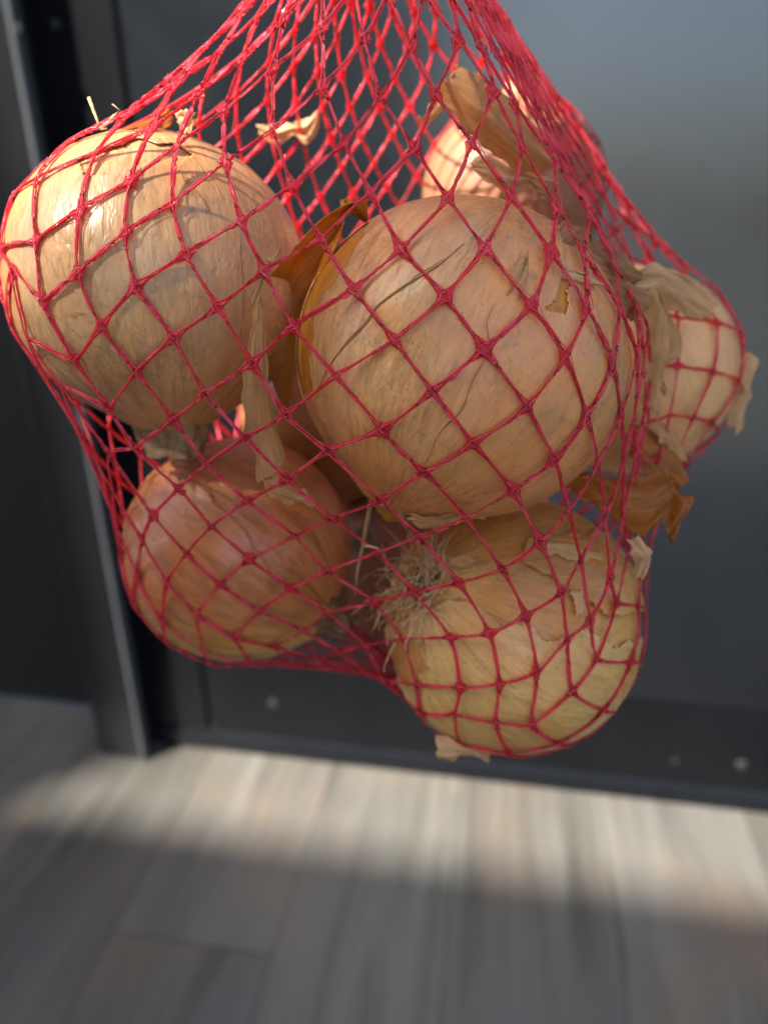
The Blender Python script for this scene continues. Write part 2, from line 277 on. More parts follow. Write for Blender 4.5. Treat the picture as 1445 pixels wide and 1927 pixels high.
KNOTS = [-375,2130,8200,-361,2129,8200,-347,2131,8200,-333,2135,8200,-321,2142,8200,-310,2151,8199,-301,2162,8199,-294,2174,8199,-290,2188,8199,-288,2202,8199,-289,2216,8199,-293,2230,8199,-299,2243,8199,-308,2254,8199,-318,2264,8199,-330,2271,8199,-344,2276,8199,-358,2279,8200,-372,2278,8200,-386,2275,8200,-399,2270,8200,-411,2262,8200,-421,2251,8200,-429,2240,8200,-434,2226,8200,-437,2212,8200,-438,2198,8200,-435,2184,8200,-430,2171,8200,-423,2159,8200,-413,2148,8200,-402,2140,8200,-389,2133,8200,-375,2061,8101,-341,2061,8097,-309,2066,8094,-281,2075,8093,-261,2089,8092,-245,2107,8090,-234,2129,8089,-226,2153,8088,-220,2179,8089,-218,2206,8090,-218,2235,8093,-221,2264,8098,-227,2296,8103,-238,2327,8110,-253,2352,8118,-273,2371,8125,-296,2383,8128,-322,2388,8128,-348,2385,8124,-375,2371,8121,-402,2345,8120,-426,2316,8120,-446,2288,8120,-463,2261,8120,-476,2234,8121,-486,2207,8121,-491,2179,8122,-492,2151,8122,-486,2125,8121,-475,2103,8119,-458,2086,8115,-435,2073,8111,-407,2065,8106,-409,1995,8007,-356,1992,7996,-301,1994,7990,-253,2003,7988,-218,2020,7986,-194,2044,7983,-177,2073,7979,-164,2107,7978,-155,2144,7977,-149,2183,7979,-145,2224,7984,-144,2268,7992,-148,2317,8002,-154,2371,8013,-170,2419,8029,-194,2456,8044,-225,2481,8055,-260,2496,8059,-297,2499,8054,-337,2487,8044,-380,2451,8039,-420,2399,8040,-454,2352,8040,-482,2309,8040,-506,2269,8041,-526,2229,8042,-541,2187,8043,-551,2145,8043,-551,2104,8043,-541,2068,8039,-522,2038,8034,-494,2017,8026,-456,2003,8017,-392,1923,7902,-316,1921,7887,-239,1928,7883,-183,1945,7883,-148,1971,7877,-123,2007,7871,-105,2050,7867,-93,2097,7865,-83,2146,7866,-74,2199,7871,-69,2255,7880,-69,2317,7895,-74,2388,7913,-82,2468,7931,-107,2528,7956,-143,2570,7979,-186,2599,7990,-234,2614,7988,-286,2607,7977,-343,2571,7963,-401,2503,7959,-451,2431,7961,-491,2371,7960,-526,2317,7960,-557,2264,7961,-584,2210,7963,-604,2154,7965,-615,2097,7965,-611,2043,7963,-593,1999,7956,-562,1965,7946,-520,1943,7933,-462,1930,7919,-448,1857,7816,-354,1847,7788,-253,1852,7774,-153,1866,7783,-107,1890,7774,-72,1930,7765,-48,1980,7758,-32,2037,7754,-19,2098,7753,-7,2161,7756,3,2228,7765,9,2301,7781,8,2384,7804,0,2481,7831,-16,2579,7861,-53,2649,7896,-101,2695,7920,-159,2724,7927,-225,2727,7918,-298,2696,7899,-370,2625,7884,-437,2528,7882,-491,2448,7881,-538,2378,7879,-580,2312,7880,-618,2246,7883,-651,2178,7886,-675,2105,7888,-683,2032,7887,-670,1969,7881,-638,1920,7870,-594,1886,7853,-536,1866,7835,-432,1781,7696,-308,1770,7672,-192,1779,7673,-73,1804,7680,-27,1844,7660,8,1899,7651,28,1965,7644,42,2038,7641,57,2111,7640,71,2187,7646,83,2270,7663,91,2361,7686,80,2468,7727,70,2589,7761,43,2702,7805,-8,2781,7847,-72,2827,7867,-153,2846,7866,-243,2823,7846,-331,2752,7819,-413,2639,7807,-482,2537,7802,-541,2451,7799,-594,2372,7798,-642,2295,7801,-687,2216,7805,-727,2131,7810,-754,2039,7811,-753,1952,7808,-723,1882,7798,-675,1834,7780,-618,1804,7755,-543,1787,7733,-529,1715,7612,-376,1708,7583,-226,1701,7570,-107,1708,7577,-6,1748,7571,62,1810,7549,87,1881,7539,102,1967,7531,118,2051,7525,135,2134,7525,152,2226,7542,168,2325,7566,163,2442,7615,150,2566,7657,134,2708,7703,97,2836,7765,26,2919,7808,-68,2960,7822,-180,2953,7805,-289,2885,7767,-383,2765,7738,-465,2639,7727,-535,2535,7720,-599,2443,7716,-657,2356,7717,-714,2267,7722,-768,2173,7730,-814,2069,7737,-841,1949,7734,-817,1856,7731,-765,1785,7712,-704,1742,7683,-639,1720,7649,-479,1651,7501,-305,1625,7487,-146,1624,7474,-20,1644,7476,71,1702,7457,144,1787,7442,160,1884,7426,179,1980,7412,195,2073,7406,213,2173,7420,239,2278,7444,244,2405,7502,235,2534,7548,217,2674,7592,195,2835,7658,147,2976,7744,31,3066,7782,-109,3082,7777,-244,3023,7728,-351,2896,7680,-441,2750,7656,-522,2629,7642,-596,2524,7635,-664,2426,7634,-729,2329,7637,-795,2228,7646,-862,2118,7659,-913,1990,7669,-922,1846,7666,-869,1744,7651,-794,1681,7617,-728,1652,7581,-623,1652,7547,-580,1599,7434,-405,1588,7399,-230,1547,7384,-65,1535,7386,64,1589,7376,133,1662,7366,212,1786,7333,239,1903,7304,253,2002,7291,265,2111,7297,299,2221,7319,323,2358,7387,323,2493,7438,303,2634,7481,270,2791,7539,252,2972,7638,150,3125,7710,-20,3197,7729,-198,3165,7702,-324,3035,7634,-413,2867,7591,-502,2730,7567,-586,2613,7555,-664,2506,7550,-737,2401,7551,-810,2294,7559,-890,2180,7574,-974,2049,7595,-1015,1900,7614,-992,1728,7607,-900,1626,7569,-807,1578,7513,-721,1584,7470,-521,1553,7338,-324,1524,7307,-134,1467,7304,32,1490,7285,142,1563,7274,216,1668,7261,278,1812,7226,320,1926,7183,309,2043,7175,344,2158,7190,395,2305,7272,412,2446,7333,396,2590,7375,350,2745,7425,301,2920,7506,250,3117,7594,93,3251,7638,-112,3274,7634,-292,3174,7590,-384,2988,7532,-475,2834,7496,-569,2707,7476,-657,2592,7466,-738,2481,7464,-815,2368,7469,-899,2250,7483,-1003,2123,7507,-1096,1980,7552,-1111,1799,7568,-1037,1611,7522,-901,1526,7460,-802,1515,7416,-687,1546,7372,-619,1525,7267,-450,1508,7235,-230,1450,7222,-53,1436,7211,105,1492,7189,207,1583,7158,275,1722,7145,312,1848,7108,352,1972,7055,366,2087,7055,455,2246,7153,503,2393,7231,497,2542,7278,441,2699,7317,364,2865,7382,300,3054,7465,192,3239,7519,-2,3323,7536,-212,3279,7518,-356,3112,7474,-441,2939,7428,-543,2802,7399,-643,2683,7383,-734,2568,7376,-816,2450,7378,-898,2326,7389,-997,2200,7411,-1130,2071,7455,-1195,1890,7489,-1159,1689,7483,-1008,1519,7401,-901,1480,7340,-782,1494,7311,-544,1502,7155,-354,1469,7142,-148,1422,7129,35,1448,7098,160,1528,7061,245,1644,7035,292,1762,7011,337,1889,6980,372,2017,6915,460,2171,7029,580,2322,7128,609,2489,7196,545,2654,7218,444,2814,7265,342,2983,7337,249,3171,7393,96,3305,7416,-106,3325,7418,-287,3218,7401,-398,3039,7360,-508,2895,7323,-621,2774,7300,-725,2659,7290,-815,2540,7287,-896,2412,7292,-982,2277,7310,-1104,2151,7344,-1226,1986,7381,-1242,1781,7399,-1143,1587,7378,-999,1489,7280,-867,1479,7230,-716,1503,7206,-654,1494,7087,-468,1481,7051,-255,1455,7036,-66,1435,7023,101,1490,6973,202,1589,6938,269,1691,6917,311,1789,6873,345,1931,6838,443,2099,6907,576,2251,7000,681,2422,7082,662,2612,7134,539,2770,7156,403,2920,7213,280,3079,7274,154,3228,7296,-9,3298,7303,-187,3260,7304,-332,3127,7291,-460,2980,7249,-588,2860,7217,-709,2751,7202,-813,2636,7197,-897,2507,7196,-972,2364,7207,-1063,2218,7233,-1196,2075,7268,-1270,1879,7287,-1229,1678,7294,-1086,1540,7335,-954,1496,7153,-810,1495,7131,-570,1496,6990,-383,1484,6973,-167,1466,6944,19,1476,6907,144,1534,6845,233,1618,6797,283,1687,6768,341,1850,6767,414,2021,6804,526,2188,6878,678,2346,6953,728,2549,7012,649,2737,7056,481,2870,7093,327,3000,7154,190,3125,7191,46,3204,7200,-93,3218,7204,-249,3165,7201,-394,3052,7177,-539,2934,7135,-682,2836,7111,-808,2735,7108,-904,2611,7105,-972,2465,7101,-1037,2303,7122,-1129,2141,7156,-1237,1973,7175,-1252,1776,7182,-1160,1594,7202,-1077,1526,7190,-896,1505,7048,-740,1502,7024,-672,1504,6921,-483,1501,6893,-265,1481,6865,-78,1493,6830,87,1502,6778,182,1564,6710,260,1597,6646,319,1752,6661,391,1938,6707,478,2115,6766,606,2284,6837,726,2468,6882,712,2677,6930,572,2836,6977,386,2935,7031,233,3036,7077,95,3113,7092,-36,3146,7092,-171,3143,7098,-317,3087,7091,-468,2995,7061,-630,2906,7024,-789,2828,7011,-920,2727,7020,-987,2575,7005,-1028,2400,7013,-1085,2224,7044,-1165,2052,7071,-1211,1873,7074,-1176,1696,7083,-1099,1605,7069,-1024,1536,7084,-845,1503,6953,-589,1518,6828,-386,1515,6798,-181,1513,6765,7,1496,6708,144,1518,6643,217,1540,6565,292,1657,6550,371,1846,6600,438,2033,6655,534,2217,6726,659,2391,6771,710,2593,6802,634,2781,6849,455,2887,6906,282,2959,6959,141,3028,6980,14,3071,6979,-114,3089,6982,-246,3076,6987,-390,3024,6977,-551,2954,6946,-731,2901,6917,-907,2834,6921,-1018,2691,6918,-1040,2503,6909,-1059,2316,6933,-1113,2138,6962,-1160,1967,6971,-1159,1797,6969,-1114,1689,6949,-1031,1596,6940,-931,1532,6926,-756,1517,6848,-690,1530,6751,-487,1541,6732,-286,1542,6704,-90,1521,6649,68,1515,6578,168,1528,6513,248,1565,6440,363,1748,6492,410,1946,6541,474,2140,6614,565,2323,6676,644,2507,6695,630,2694,6724,514,2836,6777,333,2891,6838,187,2950,6864,61,2997,6865,-63,3028,6865,-189,3036,6868,-320,3019,6871,-468,2975,6860,-641,2932,6830,-838,2906,6814,-995,2790,6810,-1070,2608,6809,-1052,2412,6822,-1073,2229,6853,-1115,2061,6865,-1135,1897,6857,-1117,1775,6829,-1060,1672,6814,-976,1595,6801,-835,1524,6771,-609,1550,6655,-415,1558,6634,-198,1552,6597,-11,1509,6524,106,1499,6435,193,1521,6370,348,1655,6381,401,1857,6424,429,2060,6499,486,2249,6573,546,2425,6614,563,2597,6630,506,2742,6661,380,2827,6714,229,2874,6745,103,2924,6751,-15,2964,6750,-136,2988,6749,-262,2990,6750,-395,2971,6752,-548,2936,6742,-733,2929,6715,-920,2858,6701,-1041,2703,6699,-1065,2503,6709,-1041,2321,6743,-1072,2155,6759,-1107,2000,6752,-1116,1867,6714,-1083,1750,6688,-1017,1658,6674,-909,1585,6669,-772,1545,6661,-699,1563,6569,-517,1580,6564,-303,1585,6540,-105,1541,6483,19,1492,6394,103,1487,6286,284,1588,6272,395,1770,6304,400,1980,6377,423,2172,6463,462,2344,6521,479,2502,6550,449,2637,6573,372,2733,6601,262,2800,6630,139,2851,6639,27,2898,6638,-85,2934,6634,-205,2953,6630,-334,2950,6629,-470,2929,6632,-628,2901,6623,-811,2877,6601,-961,2766,6591,-1032,2595,6599,-1011,2409,6630,-1025,2245,6652,-1068,2101,6650,-1107,1969,6609,-1105,1838,6570,-1057,1721,6546,-965,1629,6540,-849,1571,6559,-610,1594,6480,-435,1614,6479,-232,1592,6432,-75,1509,6359,15,1496,6275,180,1555,6180,334,1701,6188,391,1906,6249,373,2098,6346,387,2267,6419,400,2415,6459,384,2541,6482,334,2638,6498,256,2716,6518,161,2776,6529,62,2828,6529,-39,2875,6522,-149,2910,6513,-272,2925,6506,-404,2916,6506,-543,2887,6511,-701,2847,6508,-845,2776,6499,-942,2652,6498,-967,2490,6519,-971,2328,6544,-1011,2191,6549,-1080,2082,6518,-1123,1943,6465,-1100,1800,6426,-1018,1676,6410,-893,1594,6421,-777,1569,6466,-687,1594,6389,-513,1646,6396,-341,1642,6369,-193,1578,6305,-87,1525,6261,54,1548,6138,228,1663,6092,337,1837,6129,338,2034,6218,320,2194,6309,324,2336,6361,314,2454,6387,283,2551,6402,231,2632,6415,162,2698,6424,83,2755,6424,-2,2809,6415,-97,2858,6402,-210,2893,6388,-340,2902,6379,-474,2881,6382,-611,2835,6392,-741,2763,6397,-833,2667,6402,-887,2543,6417,-906,2399,6434,-937,2267,6448,-1006,2171,6428,-1078,2054,6377,-1087,1909,6326,-1033,1770,6296,-925,1662,6295,-791,1604,6328,-604,1666,6319,-431,1699,6300,-295,1664,6244,-186,1610,6189,-75,1585,6119,91,1651,6038,231,1798,6033,287,1972,6096,257,2131,6193,250,2265,6255,242,2378,6288,223,2473,6308,190,2553,6319,143,2620,6325,87,2679,6323,23,2737,6313,-52,2796,6296,-147,2851,6276,-270,2887,6257,-409,2883,6251,-543,2838,6261,-657,2760,6277,-744,2668,6292,-800,2565,6310,-830,2449,6329,-855,2331,6344,-902,2228,6343,-978,2137,6305,-1016,2016,6250,-995,1887,6212,-921,1773,6199,-806,1694,6215,-683,1664,6261,-593,1759,6209,-506,1748,6235,-364,1757,6198,-252,1731,6146,-163,1694,6076,-48,1694,6019,94,1788,5981,180,1934,6009,189,2081,6086,177,2208,6150,170,2315,6191,158,2405,6215,138,2482,6228,109,2546,6232,73,2604,6229,31,2661,6217,-20,2722,6197,-88,2792,6171,-191,2861,6144,-334,2891,6126,-484,2858,6128,-600,2773,6146,-676,2671,6171,-726,2573,6197,-753,2476,6222,-773,2378,6242,-804,2283,6252,-858,2192,6241,-899,2096,6206,-902,1993,6167,-864,1898,6146,-790,1820,6148,-689,1774,6175,-503,1847,6139,-421,1832,6145,-309,1833,6102,-220,1816,6052,-132,1808,6003,-32,1834,5973,60,1931,5967,99,2056,6003,104,2170,6055,99,2267,6096,91,2350,6123,78,2420,6139,60,2480,6145,41,2532,6141,19,2583,6127,-5,2642,6105,-45,2715,6073,-125,2791,6039,-252,2845,6013,-404,2844,6005,-538,2783,6014,-631,2680,6040,-673,2575,6076,-686,2485,6111,-696,2404,6139,-712,2326,6157,-747,2247,6162,-784,2166,6146,-797,2084,6118,-778,2006,6095,-735,1938,6088,-667,1886,6099,-584,1859,6119,-490,1947,6052,-424,1935,6060,-352,1923,6052,-268,1922,6011,-195,1917,5974,-120,1928,5944,-47,1974,5932,3,2060,5942,23,2153,5974,26,2236,6009,21,2309,6036,13,2371,6053,2,2423,6060,-8,2468,6058,-9,2510,6043,-18,2558,6020,-43,2618,5991,-96,2685,5957,-190,2747,5925,-320,2774,5907,-447,2745,5906,-551,2669,5924,-612,2570,5955,-634,2482,5994,-631,2411,6032,-627,2353,6061,-643,2292,6074,-672,2226,6074,-688,2161,6057,-682,2100,6038,-657,2043,6026,-615,1996,6028,-557,1962,6040,-411,2035,5978,-359,2026,5977,-301,2021,5959,-242,2019,5932,-186,2023,5908,-132,2046,5893,-87,2095,5892,-60,2159,5907,-50,2225,5931,-50,2283,5953,-54,2334,5969,-61,2378,5978,-68,2415,5980,-65,2445,5967,-68,2481,5951,-81,2524,5929,-111,2573,5902,-168,2623,5872,-255,2657,5848,-357,2656,5839,-450,2615,5846,-515,2546,5869,-548,2473,5899,-557,2410,5931,-552,2360,5961,-549,2321,5985,-564,2274,5991,-579,2225,5985,-582,2178,5973,-570,2134,5962,-545,2095,5959,-508,2065,5963,-462,2046,5971,-384,2132,5900,-349,2125,5901,-311,2121,5894,-272,2118,5880,-234,2120,5863,-197,2129,5850,-163,2153,5845,-139,2191,5850,-127,2234,5862,-123,2276,5877,-124,2313,5890,-128,2345,5899,-132,2372,5902,-134,2395,5898,-134,2418,5889,-140,2444,5876,-155,2475,5859,-185,2508,5840,-233,2535,5823,-296,2546,5812,-360,2532,5811,-413,2495,5821,-446,2449,5839,-461,2403,5860,-463,2365,5880,-461,2335,5898,-465,2305,5908,-474,2273,5908,-480,2241,5903,-477,2210,5895,-465,2182,5891,-444,2159,5891,-416,2143,5895,-322,2222,5825,-303,2219,5824,-283,2217,5818,-263,2217,5810,-243,2220,5802,-225,2228,5798,-210,2244,5798,-201,2265,5802,-196,2287,5809,-196,2308,5817,-197,2326,5822,-199,2341,5825,-200,2354,5825,-201,2366,5822,-203,2379,5816,-208,2394,5808,-220,2410,5799,-240,2426,5789,-269,2436,5782,-302,2435,5779,-332,2422,5782,-355,2400,5789,-367,2376,5799,-372,2355,5809,-372,2337,5819,-372,2321,5826,-376,2305,5829,-379,2288,5828,-380,2272,5824,-376,2257,5821,-368,2244,5820,-355,2233,5821,-339,2226,5823,-278,2315,5750,-277,2315,5750,-275,2314,5750,-274,2314,5749,-272,2314,5748,-271,2315,5748,-269,2316,5748,-268,2317,5748,-268,2319,5748,-268,2320,5749,-268,2322,5749,-268,2323,5750,-268,2324,5750,-268,2325,5750,-268,2326,5749,-268,2327,5749,-269,2328,5748,-270,2330,5748,-272,2331,5747,-275,2331,5747,-277,2330,5746,-279,2329,5747,-280,2327,5747,-281,2326,5748,-281,2324,5749,-281,2323,5750,-281,2322,5750,-282,2320,5750,-282,2319,5750,-282,2318,5750,-281,2317,5750,-280,2316,5750,-279,2315,5750]

# ------------------------------------------------------------------ the setting: floor, cabinet, added shade walls behind the camera
PY = 1.05 * 0.75                     # the cabinet front stands on this line
M_PANEL = panel_mat('black_panel_lacquer', (.0052, .0056, .0068), .38, 0.0, .12)
M_RAIL = panel_mat('black_rail_lacquer', (.0050, .0060, .0085), .34, .0, .22)
M_POST = panel_mat('black_post_lacquer', (.010, .010, .011), .36, .0, .35)
M_SCREW = panel_mat('dull_screw', (.025, .026, .028), .5, .3)
M_PLANK = plank_mat()
floor = box('floor', (-5.2, -0.62, -0.10), (5.2, 4.2, -0.012), plain('dark_underlay', (.03, .028, .026), .9))
tag(floor, 'grey wood-look plank floor in front of the black cabinet', None, None, 'structure')
seam = on_floor(1130, 1520).x
PW = 0.182
plank_meshes = {}
rows = [(-1.6, -0.35), (-0.35, 0.93), (0.93, 2.2), (2.2, 3.2)]
for i in range(-11, 13):
    x0 = seam + i * PW
    sh = ((i * 7) % 5) * 0.23
    ys = [-1.6] + [v + sh for v in (-1.35, 0.0 - .42, 0.86)] + [2.15 + sh if 2.15 + sh < 3.1 else 3.1, 3.2]
    for a, b in zip(ys[:-1], ys[1:]):
        a = max(a, -.615)
        if b - a < .05 or a > 2.3: continue
        p = box('plank', (-PW / 2 + .0002, -(b - a) / 2 + .0006, -.012), (PW / 2 - .0002, (b - a) / 2 - .0006, 0), M_PLANK, floor, .0006, 1)
        p.location = (x0 + PW / 2, (a + b) / 2, 0)

cab = tag(empty('cabinet', (0.2, PY, 0)), 'black lacquered cabinet standing on the grey plank floor behind the onions', 'cabinet')
cab.rotation_euler = (0, 0, 0)
def cbox(name, lo, hi, mat, bev=0.002, parent=None):
    c = cab.location
    o = box(name, [lo[i] - c[i] for i in range(3)], [hi[i] - c[i] for i in range(3)], mat, parent or cab, bev)
    return o
PX = -0.6466 * 0.75                  # right edge of the post at the floor
rail_h = 0.034
M_DOOR = panel_mat('black_gloss_door', (.0042, .0042, .0045), .20, 0.0, .5, 2.35, (.84, .92, 1.0))
cbox('front_panel', (PX + .092, PY + .004, .1660), (1.75, PY + .022, 1.9), M_DOOR, .0015)
cbox('matt_lower_panel', (PX + .092, PY + .004, rail_h + .001), (1.75, PY + .022, .1650), M_PANEL, .0015)  # lower front made up as a duller part, so no sunlit floor mirrors there
cbox('side_strip', (PX + .002, PY + .002, rail_h + .001), (PX + .088, PY + .022, 1.9), M_PANEL, .002)
cbox('carcass', (PX - .02, PY + .026, .004), (1.75, PY + .50, 1.9), plain('black_board', (.012, .012, .013), .7), .002)
cbox('bottom_rail', (PX + .002, PY - .001, .0015), (1.75, PY + .024, rail_h), M_RAIL, .006)
cbox('post', (PX - .068, PY - .034, .001), (PX, PY + .024, 1.9), M_POST, .0055)
cbox('edge_glint', (PX - .001, PY - .0375, .0015), (PX + .0045, PY - .020, 1.9), panel_mat('glint_grey', (.10, .105, .11), .4, .3), .0015)  # sky light on the post's edge, put in as a lighter grey strip
cbox('left_panel', (-1.9, PY + .055, .012), (PX - .070, PY + .075, 1.9), plain('matt_black_board', (.010, .010, .011), .6), .002)
def screw(px, py, y, r, onto):
    p = on_y(px, py, y)
    bm = bmesh.new()
    bmesh.ops.create_uvsphere(bm, u_segments=14, v_segments=8, radius=r)
    for v in bm.verts:
        v.co.y = v.co.y * .45
        if abs(v.co.x) < r * .16 and v.co.y < -r * .2: v.co.y += r * .22
    me = bpy.data.meshes.new('screw'); bm.to_mesh(me); bm.free()
    me.materials.append(M_SCREW)
    o = bpy.data.objects.new('screw', me); COL.objects.link(o)
    o.parent = cab; o.location = p - cab.location
    return o
for px, py, r in [(515, 1325, .0075), (1395, 1440, .0070), (1270, 1432, .0035), (405, 1366, .0035)]:
    screw(px, py, PY + .003 if py < 1350 else PY + .0025, r, cab)
screw(105, 46, PY + .001, .0045, cab)
screw(33, 56, PY - .035, .005, cab)

THR = 0.722                          # height at which the sun clears the added wall, at the onions
M_REN = plain('grey_render', (.20, .195, .19), .9, 30, .15)
wy = -2.0                            # unseen walls, added to shade the near floor and most of the onions
edge_x = -0.47 - (0.78 - wy + .3) * (SUN_DIR.x / SUN_DIR.y)
edge_z = THR + (.18 - wy) * (SUN_DIR.z / -SUN_DIR.y)
def wbox(name, lo, hi, label):
    tag(box(name, lo, hi, M_REN, None, .006), label, None, None, 'structure')
step_x = -0.086 - (0.17 - wy) * (SUN_DIR.x / SUN_DIR.y)
GZ = -3.0                            # ground level; floor cut short behind the camera to darken the door's reflection
wbox('shade_pillar', (edge_x - 1.6, wy - .3, GZ), (edge_x, wy, 6.0), 'unseen grey pillar added behind the camera to shade the floor on the left')
wbox('shade_wall_low', (edge_x + .005, wy - .3, GZ), (step_x - .005, wy - .003, edge_z), 'unseen lower grey wall added behind the camera to shade the near floor')
wbox('shade_bay', (step_x, wy - .3, GZ), (-.32, wy - .001, 6.0), 'tall grey rendered bay of the house behind the photographer')
tag(box('ground', (-60, -60, GZ - .2), (60, 40, GZ), plain('dark_ground', (.05, .05, .045), .9, 2, .3)), 'unseen dark ground below the cut-off floor', None, None, 'structure')

# ------------------------------------------------------------------ onions
def quat_from_z(d):
    return d.to_track_quat('Z', 'Y')

def cr4(p0, p1, p2, p3, t):
    return 0.5 * ((2 * p1) + (-p0 + p2) * t + (2 * p0 - 5 * p1 + 4 * p2 - p3) * t * t + (-p0 + 3 * p1 - 3 * p2 + p3) * t ** 3)
def spline(P, n):
    out = []
    for k in range(n + 1):
        u = k / n * (len(P) - 1); i = min(int(u), len(P) - 2); t = u - i
        out.append(cr4(P[max(i - 1, 0)], P[i], P[i + 1], P[min(i + 2, len(P) - 1)], t))
    return out
SPHEROIDS = []                        # (centre, axis, radius, polar scale) for keeping the net outside
def surf(theta, phi, rad, s, seed, k=1.0):
    """bulb surface: phi 0 = root, pi = neck"""
    n = Vector((math.sin(phi) * math.cos(theta), math.sin(phi) * math.sin(theta), -math.cos(phi)))
    w = 1 + .010 * mnoise.noise(n * 1.6 + Vector((seed, 0, 0))) + .006 * math.sin(theta * 5 + seed) * math.sin(phi) ** 2
    w += .0022 * mnoise.noise(Vector((math.cos(theta) * 7, math.sin(theta) * 7, phi * .6 + seed)))
    w += .0025 * mnoise.noise(n * 9 + Vector((0, seed, 0)))
    p = Vector((n.x * rad, n.y * rad, n.z * rad * s)) * (w * k)
    e = max(0.0, (phi - 2.62) / (math.pi - 2.62))
    if e > 0:                         # shoulders draw up into the neck
        p.z += rad * .16 * e * e
    e = max(0.0, (.26 - phi) / .26)
    p.z += rad * .05 * e * e          # dimple at the root
    return p
def bulb_grid(nu, nv, rad, s, seed, k=1.0):
    V = []
    for j in range(nv + 1):
        ph = .02 + (math.pi - .04) * j / nv
        for i in range(nu):
            V.append(surf(2 * math.pi * i / nu, ph, rad, s, seed, k))
    F = [(j * nu + i, j * nu + (i + 1) % nu, (j + 1) * nu + (i + 1) % nu, (j + 1) * nu + i) for j in range(nv) for i in range(nu)]
    return V, F

def tubes(name, paths, radii, mat, parent=None, sides=5):
    V, F = [], []
    for pts, r0 in zip(paths, radii):
        n = len(pts); base = len(V)
        for k, p in enumerate(pts):
            a = pts[max(0, k - 1)]; b = pts[min(n - 1, k + 1)]
            t = (b - a).normalized()
            u = t.orthogonal().normalized(); w = t.cross(u)
            r = r0 * (1 - .6 * k / (n - 1))
            for q in range(sides):
                an = 2 * math.pi * q / sides
                V.append(p + (u * math.cos(an) + w * math.sin(an)) * r)
        for k in range(n - 1):
            for q in range(sides):
                F.append((base + k * sides + q, base + k * sides + (q + 1) % sides, base + (k + 1) * sides + (q + 1) % sides, base + (k + 1) * sides + q))
        F.append(tuple(base + q for q in reversed(range(sides))))
        F.append(tuple(base + (n - 1) * sides + q for q in range(sides)))
    return mesh_obj(name, V, F, mat, parent)

def neck(parent, rad, s, mat, length, r0, r1, seed, bend=(0, 0)):
    """dry papery neck: pleated tube that leaves the shoulders and ends ragged"""
    V, F, UV = [], [], []
    nu, nv = 56, 20
    z0 = rad * s * .965
    for j in range(nv + 1):
        t = j / nv
        for i in range(nu):
            th = 2 * math.pi * i / nu
            pl = 1 + (.10 + .28 * t) * math.sin(th * 7 + seed + 2.5 * t) * mnoise.noise(Vector((math.cos(th) * 2, math.sin(th) * 2, seed + t))) * 2.0
            rr = (r0 * (1 - t) ** 1.8 + r1 * (1 - (1 - t) ** 1.8)) * pl
            zz = z0 + length * t * (1 + .25 * mnoise.noise(Vector((math.cos(th) * 1.7, math.sin(th) * 1.7, seed + 9))) * t)
            V.append(Vector((rr * math.cos(th) + bend[0] * t * t, rr * math.sin(th) + bend[1] * t * t, zz)))
            UV.append((i / nu * .5, t))
    for j in range(nv):
        for i in range(nu):
            F.append((j * nu + i, j * nu + (i + 1) % nu, (j + 1) * nu + (i + 1) % nu, (j + 1) * nu + i))
    o = mesh_obj('neck', V, F, mat, parent, uvs=UV)
    m = o.modifiers.new('thick', 'SOLIDIFY'); m.thickness = .0003
    return o

def roots(parent, rad, s, n, length, mat, seed, spread=.006):
    rr = random.Random(seed)
    P, Rd = [], []
    for k in range(n):
        a = rr.uniform(0, 2 * math.pi); q = spread * math.sqrt(rr.random())
        p = Vector((q * math.cos(a), q * math.sin(a), -rad * s * .94))
        d = Vector((math.cos(a) * .55 * q / spread + rr.uniform(-.3, .3), math.sin(a) * .55 * q / spread + rr.uniform(-.3, .3), -1)).normalized()
        L = length * rr.uniform(.35, 1.0); pts = [p.copy()]
        c = Vector((rr.uniform(-1, 1), rr.uniform(-1, 1), rr.uniform(-.2, .9)))
        for i in range(11):
            d = (d + c * .46 + Vector((rr.uniform(-1, 1), rr.uniform(-1, 1), rr.uniform(-1, 1))) * .50).normalized()
            p = p + d * L / 11; pts.append(p.copy())
        P.append(pts); Rd.append(rr.uniform(.00014, .00032))
    o = tubes('roots', P, Rd, mat, parent, 5)
    o['kind'] = 'stuff'
    return o
def root_plate(parent, rad, s, mat, r=.0062):
    bm = bmesh.new()
    bmesh.ops.create_icosphere(bm, subdivisions=4, radius=r)
    for v in bm.verts:
        v.co *= 1 + .25 * mnoise.noise(v.co * 700)
        v.co.z = v.co.z * .35 - rad * s * .945
    me = bpy.data.meshes.new('root_plate'); bm.to_mesh(me); bm.free(); me.materials.append(mat)
    o = bpy.data.objects.new('root_plate', me); COL.objects.link(o); o.parent = parent
    return o

def onion(label, px, py, z, rad, s, neckdir, mat, seed, nu=144, nv=96, roll=0.0):
    c = at(px, py, z)
    d = camdir(*neckdir)
    q = quat_from_z(d)
    root = tag(empty('onion', c, q), label, 'onion', 'onions in the net bag')
    V, F = bulb_grid(nu, nv, rad * .997, s, seed)
    mesh_obj('bulb', V, F, mat, root)
    SPHEROIDS.append((c, d, rad, s))
    mw = Matrix.LocRotScale(c, q, None)
    return dict(root=root, mw=mw, inv=mw.inverted(), c=c, d=d, rad=rad, s=s, seed=seed)

